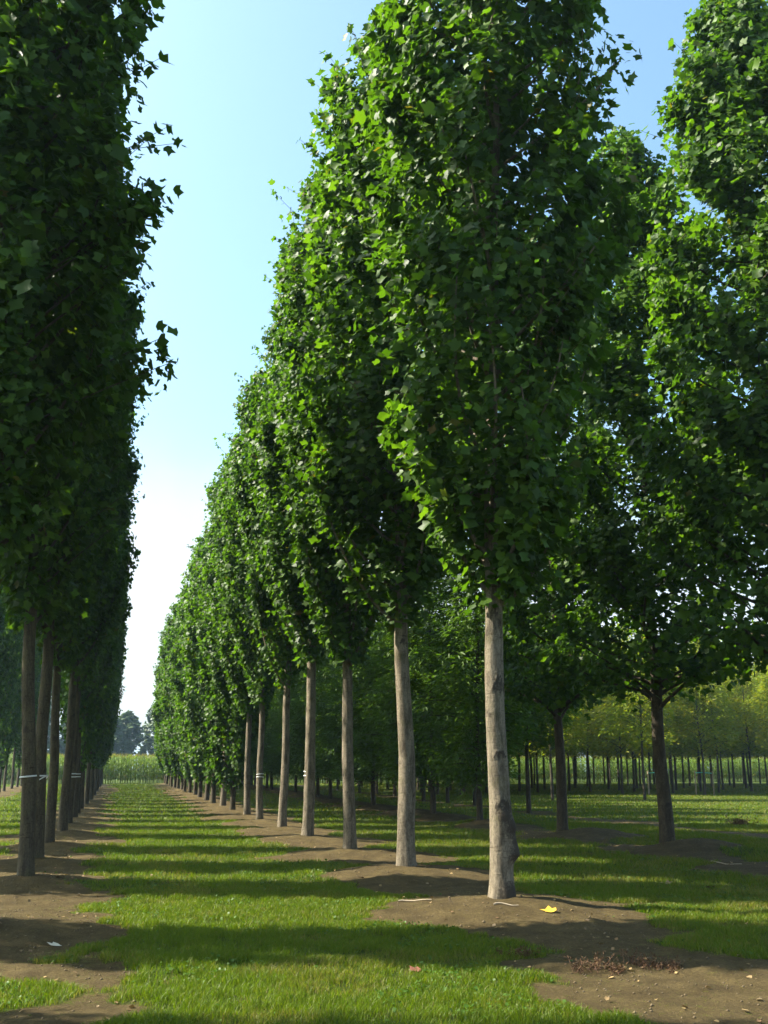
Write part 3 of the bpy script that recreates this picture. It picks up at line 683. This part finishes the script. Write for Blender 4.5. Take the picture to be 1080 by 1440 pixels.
tag(obj('corn_field', corn()), 'dense field of tall green maize with tan tassels closing the end of the alley', None, None, 'stuff')

# ------------------------------------------------------------------ far trees behind the corn
V_FAR = []
for k in range(3):
    ww, cc = columnar(1200 + k, 21 + k, .6, 3.6 + .4 * k, 46, 95, .85, SIM, prof=PROF_WIDE, r0=.28, segs=(10, 14), rise=(2.5, 5), mat=M_FAR)
    V_FAR.append((ww, cc))
fr = np.random.default_rng(8)
for i, xx in enumerate(np.arange(-26, 150, 4.0)):
    tree('distant_tree', xx + fr.uniform(-1.5, 1.5), 205 + fr.uniform(-8, 8), *V_FAR[i % 3], 'hazy blue green tree in the distant line beyond the maize', 'tree', 'distant trees beyond the maize', fr.uniform(0, 6.28), (fr.uniform(.7, .95),) * 2 + (fr.uniform(.55, .78),))

# ------------------------------------------------------------------ things lying on the soil
def ground_leaf(x, y, size, mat, label, rz, cat='fallen leaf', nm='fallen_leaf', cup=.7):
    v = T_TULIP_V.copy(); v[:, 1] -= .45; v[:, 2] *= cup; v[:, 2] += .10 * v[:, 1] ** 2
    me = mesh_np(nm, v * size, [T_TULIP_F], mat)
    o = obj(nm, me, None, (x, y, gz(x, y) + .012), (R(8), R(-10), rz)); tag(o, label, cat)
    return o
def pix(px, py):
    """a spot on flat ground (development aid for placing the litter in the world)"""
    dx, dy = (px - 540) / 1400, (720 - py) / 1400
    f = FWD * (math.cos(PITCH) - dy * math.sin(PITCH)) + RIGHT * dx; dz = math.sin(PITCH) + dy * math.cos(PITCH)
    zz = .12
    for _ in range(6):
        k = (zz - EYE) / dz; p = f * k; zz = gz(p[0], p[1])
    return float(p[0]), float(p[1])
litter = [((772, 1285), .165, M_YLEAF, 'bright yellow leaf lying on the soil beside the pale nearest trunk', .4),
          ((583, 1366), .11, M_RLEAF, 'curled reddish leaf lying in the sunny grass', 1.2),
          ((77, 1331), .13, M_WLEAF, 'whitish leaf on the dark soil of the shaded row', 2.2),
          ((868, 1202), .22, M_BLEAF, 'tan leaf on the shaded soil between the two dark trunks', 2.9),
          ((938, 1243), .16, M_BLEAF, 'brownish leaf in the shaded grass in front of the broad dark trunk', .1),
          ((1000, 1249), .15, M_RLEAF, 'orange brown leaf lying alone in the grass before the soil mound', 4.0),
          ((83, 1241), .12, M_RLEAF, 'small red leaf on the soil by the nearest shaded trunk', 5.0),
          ((512, 1240), .13, M_BLEAF, 'light brown leaf on the soil in front of the slightly bent tree', 3.3)]
for (p, s, m_, lab, rz) in litter:
    x, y = pix(*p); ground_leaf(x, y, s, m_, lab, rz)
# loose litter that nobody would count
def litter_stuff():
    n = 3200; x, y, d = scatter(n, 6.5, 40, R(25), 1.4); s = soil_mask(x, y); kp = rng.random(n) < (.06 + .8 * s); x, y = x[kp], y[kp]; n = len(x)
    pos = np.stack([x, y, ground_z(x, y) + .012], -1)
    return leaves_mesh('fallen_leaves', pos, np.array([0, 0, 1.]) + rng.normal(0, .3, (n, 3)), rng.normal(0, 1, (n, 3)), rng.uniform(.02, .055, n), rng.random(n), *SIM, M_LIT)
M_LIT = leaf_material('leaf_litter', [(0, (.30, .21, .09)), (.5, (.17, .11, .05)), (.85, (.15, .085, .045)), (1, (.20, .155, .09))], (.15, .11, .06), .1, .7)
tag(obj('fallen_leaves', litter_stuff()), 'scattered small dry leaves and crumbs on the bare soil', None, None, 'stuff')
def clods():
    n = 11000; x, y, d = scatter(n, 6.5, 26, R(25), 1.3); s = soil_mask(x, y); kp = rng.random(n) < s * (.3 + fbm(x, y, .5, 91)); x, y, d = x[kp], y[kp], d[kp]; n = len(x)
    o = np.array([(1, 0, 0), (0, 1, 0), (-1, 0, 0), (0, -1, 0), (0, 0, .8), (0, 0, -.6)], float)
    sz = rng.uniform(.003, .014, n) * (1 + (rng.random(n) < .03) * .8)
    V = np.stack([x, y, ground_z(x, y) + sz * .3], -1)[:, None] + o[None] * sz[:, None, None] * rng.uniform(.6, 1.4, (n, 6, 1))
    f = np.array([(0, 1, 4), (1, 2, 4), (2, 3, 4), (3, 0, 4), (1, 0, 5), (2, 1, 5), (3, 2, 5), (0, 3, 5)])
    F = (np.arange(n)[:, None, None] * 6 + f[None]).reshape(-1, 3)
    return mesh_np('dirt', V.reshape(-1, 3), [F], M_CLOD)
tag(obj('dirt', clods()), 'small crumbs and clods of dry soil on the bare strips', None, None, 'stuff')
# twigs
for (p, q, r_, lab) in (((694, 1270), (728, 1281), .010, 'bleached stick lying at the foot of the pale nearest trunk'), ((560, 1268), (606, 1267), .009, 'straight dry stick on the soil between the two nearest sunlit trunks'), ((1000, 1212), (1042, 1216), .012, 'dry stick lying along the soil mound under the broad dark tree')):
    (xa, ya), (xb, yb) = pix(*p), pix(*q)
    ts = np.linspace(0, 1, 9); X = xa + (xb - xa) * ts; Y = ya + (yb - ya) * ts + .03 * np.sin(ts * 5)
    wd = Wood(); wd.tube(np.stack([X - xa, Y - ya, ground_z(X, Y) + r_ * 1.2], -1), np.linspace(r_, r_ * .5, 9), 7)
    tag(obj('dry_stick', wd.mesh('dry_stick', M_TWIG), None, (xa, ya, 0)), lab, 'stick')
# dried weeds
def weed(seed, w_, h_):
    rg = np.random.default_rng(seed); wd = Wood(); P = []
    for k in range(26):
        a = rg.uniform(0, 6.28); l = rg.uniform(.3, 1); b = rg.normal(0, w_ * .35, 2) * np.array([1, .5])
        pts = np.stack([b[0] + np.cos(a) * w_ * .3 * l * np.linspace(0, 1, 5), b[1] + np.sin(a) * w_ * .3 * l * np.linspace(0, 1, 5), h_ * l * np.linspace(0, 1, 5) ** .8 - .02], -1)
        wd.tube(pts, np.linspace(.004, .0015, 5), 4)
        m = 16; i = rg.integers(1, 5, m); P.append(pts[i] + rg.normal(0, .022, (m, 3)))
    P = np.concatenate(P); P[:, 2] = np.abs(P[:, 2]); n = len(P)
    lm = leaves_mesh('foliage', P, rg.normal(0, 1, (n, 3)) + np.array([0, 0, .6]), rg.normal(0, 1, (n, 3)), rg.uniform(.02, .05, n), rg.random(n), *NAR, M_WEEDL)
    return wd.mesh('stem', M_WEED), lm
M_WEEDL = leaf_material('dried_weed_leaf', [(0, (.09, .045, .022)), (.6, (.06, .032, .018)), (1, (.14, .085, .04))], (.08, .045, .025), .15, .8)
wv = [weed(1, .32, .11), weed(2, .42, .16), weed(3, .28, .09)]
for k, (p, lab) in enumerate((((733, 1344), 'low brown dried weed in the shade at the edge of the bare soil'), ((832, 1362), 'tall brown dried weed clump on the bare soil'), ((868, 1366), 'spreading brown dried weed next to the tall clump'), ((940, 1362), 'reddish brown dried weed farther along the shadow edge'), ((900, 1358), 'thin dried weed between two brown clumps'), ((1040, 1160), 'dark wispy weed standing in the grass beyond the broad tree'))):
    x, y = pix(*p); a, b = wv[k % 3]
    r_ = bpy.data.objects.new('dried_weed', None); COL.objects.link(r_); r_.location = (x, y, gz(x, y)); r_.rotation_euler = (0, 0, -YAW + k * .5)
    s = 2.6 if k == 5 else .75; r_.scale = (s * .8 if k == 5 else s, s * .8 if k == 5 else s, s)
    tag(r_, lab, 'weed', 'dried weeds on the soil'); obj('stem', a, r_); obj('foliage', b, r_)

# ------------------------------------------------------------------ air
HAZE = 0.00034
if HAZE:
    m, t = new_mat('thin_haze'); vol = N(t, 'ShaderNodeVolumePrincipled'); vol.inputs['Color'].default_value = (.45, .66, .88, 1); vol.inputs['Density'].default_value = HAZE; vol.inputs['Anisotropy'].default_value = .2
    out = N(t, 'ShaderNodeOutputMaterial'); t.links.new(vol.outputs[0], out.inputs['Volume'])
    x0, x1, y0, y1, z0, z1 = -2700, 2800, -2700, 2800, -2, 32
    V = np.array([(x, y, z) for z in (z0, z1) for y in (y0, y1) for x in (x0, x1)], float)
    F = np.array([(0, 2, 3, 1), (4, 5, 7, 6), (0, 1, 5, 4), (2, 6, 7, 3), (0, 4, 6, 2), (1, 3, 7, 5)])
    hz = obj('haze', mesh_np('haze', V, [F], m)); tag(hz, 'thin bluish summer haze filling the air', None, None, 'stuff'); hz.display_type = 'WIRE'
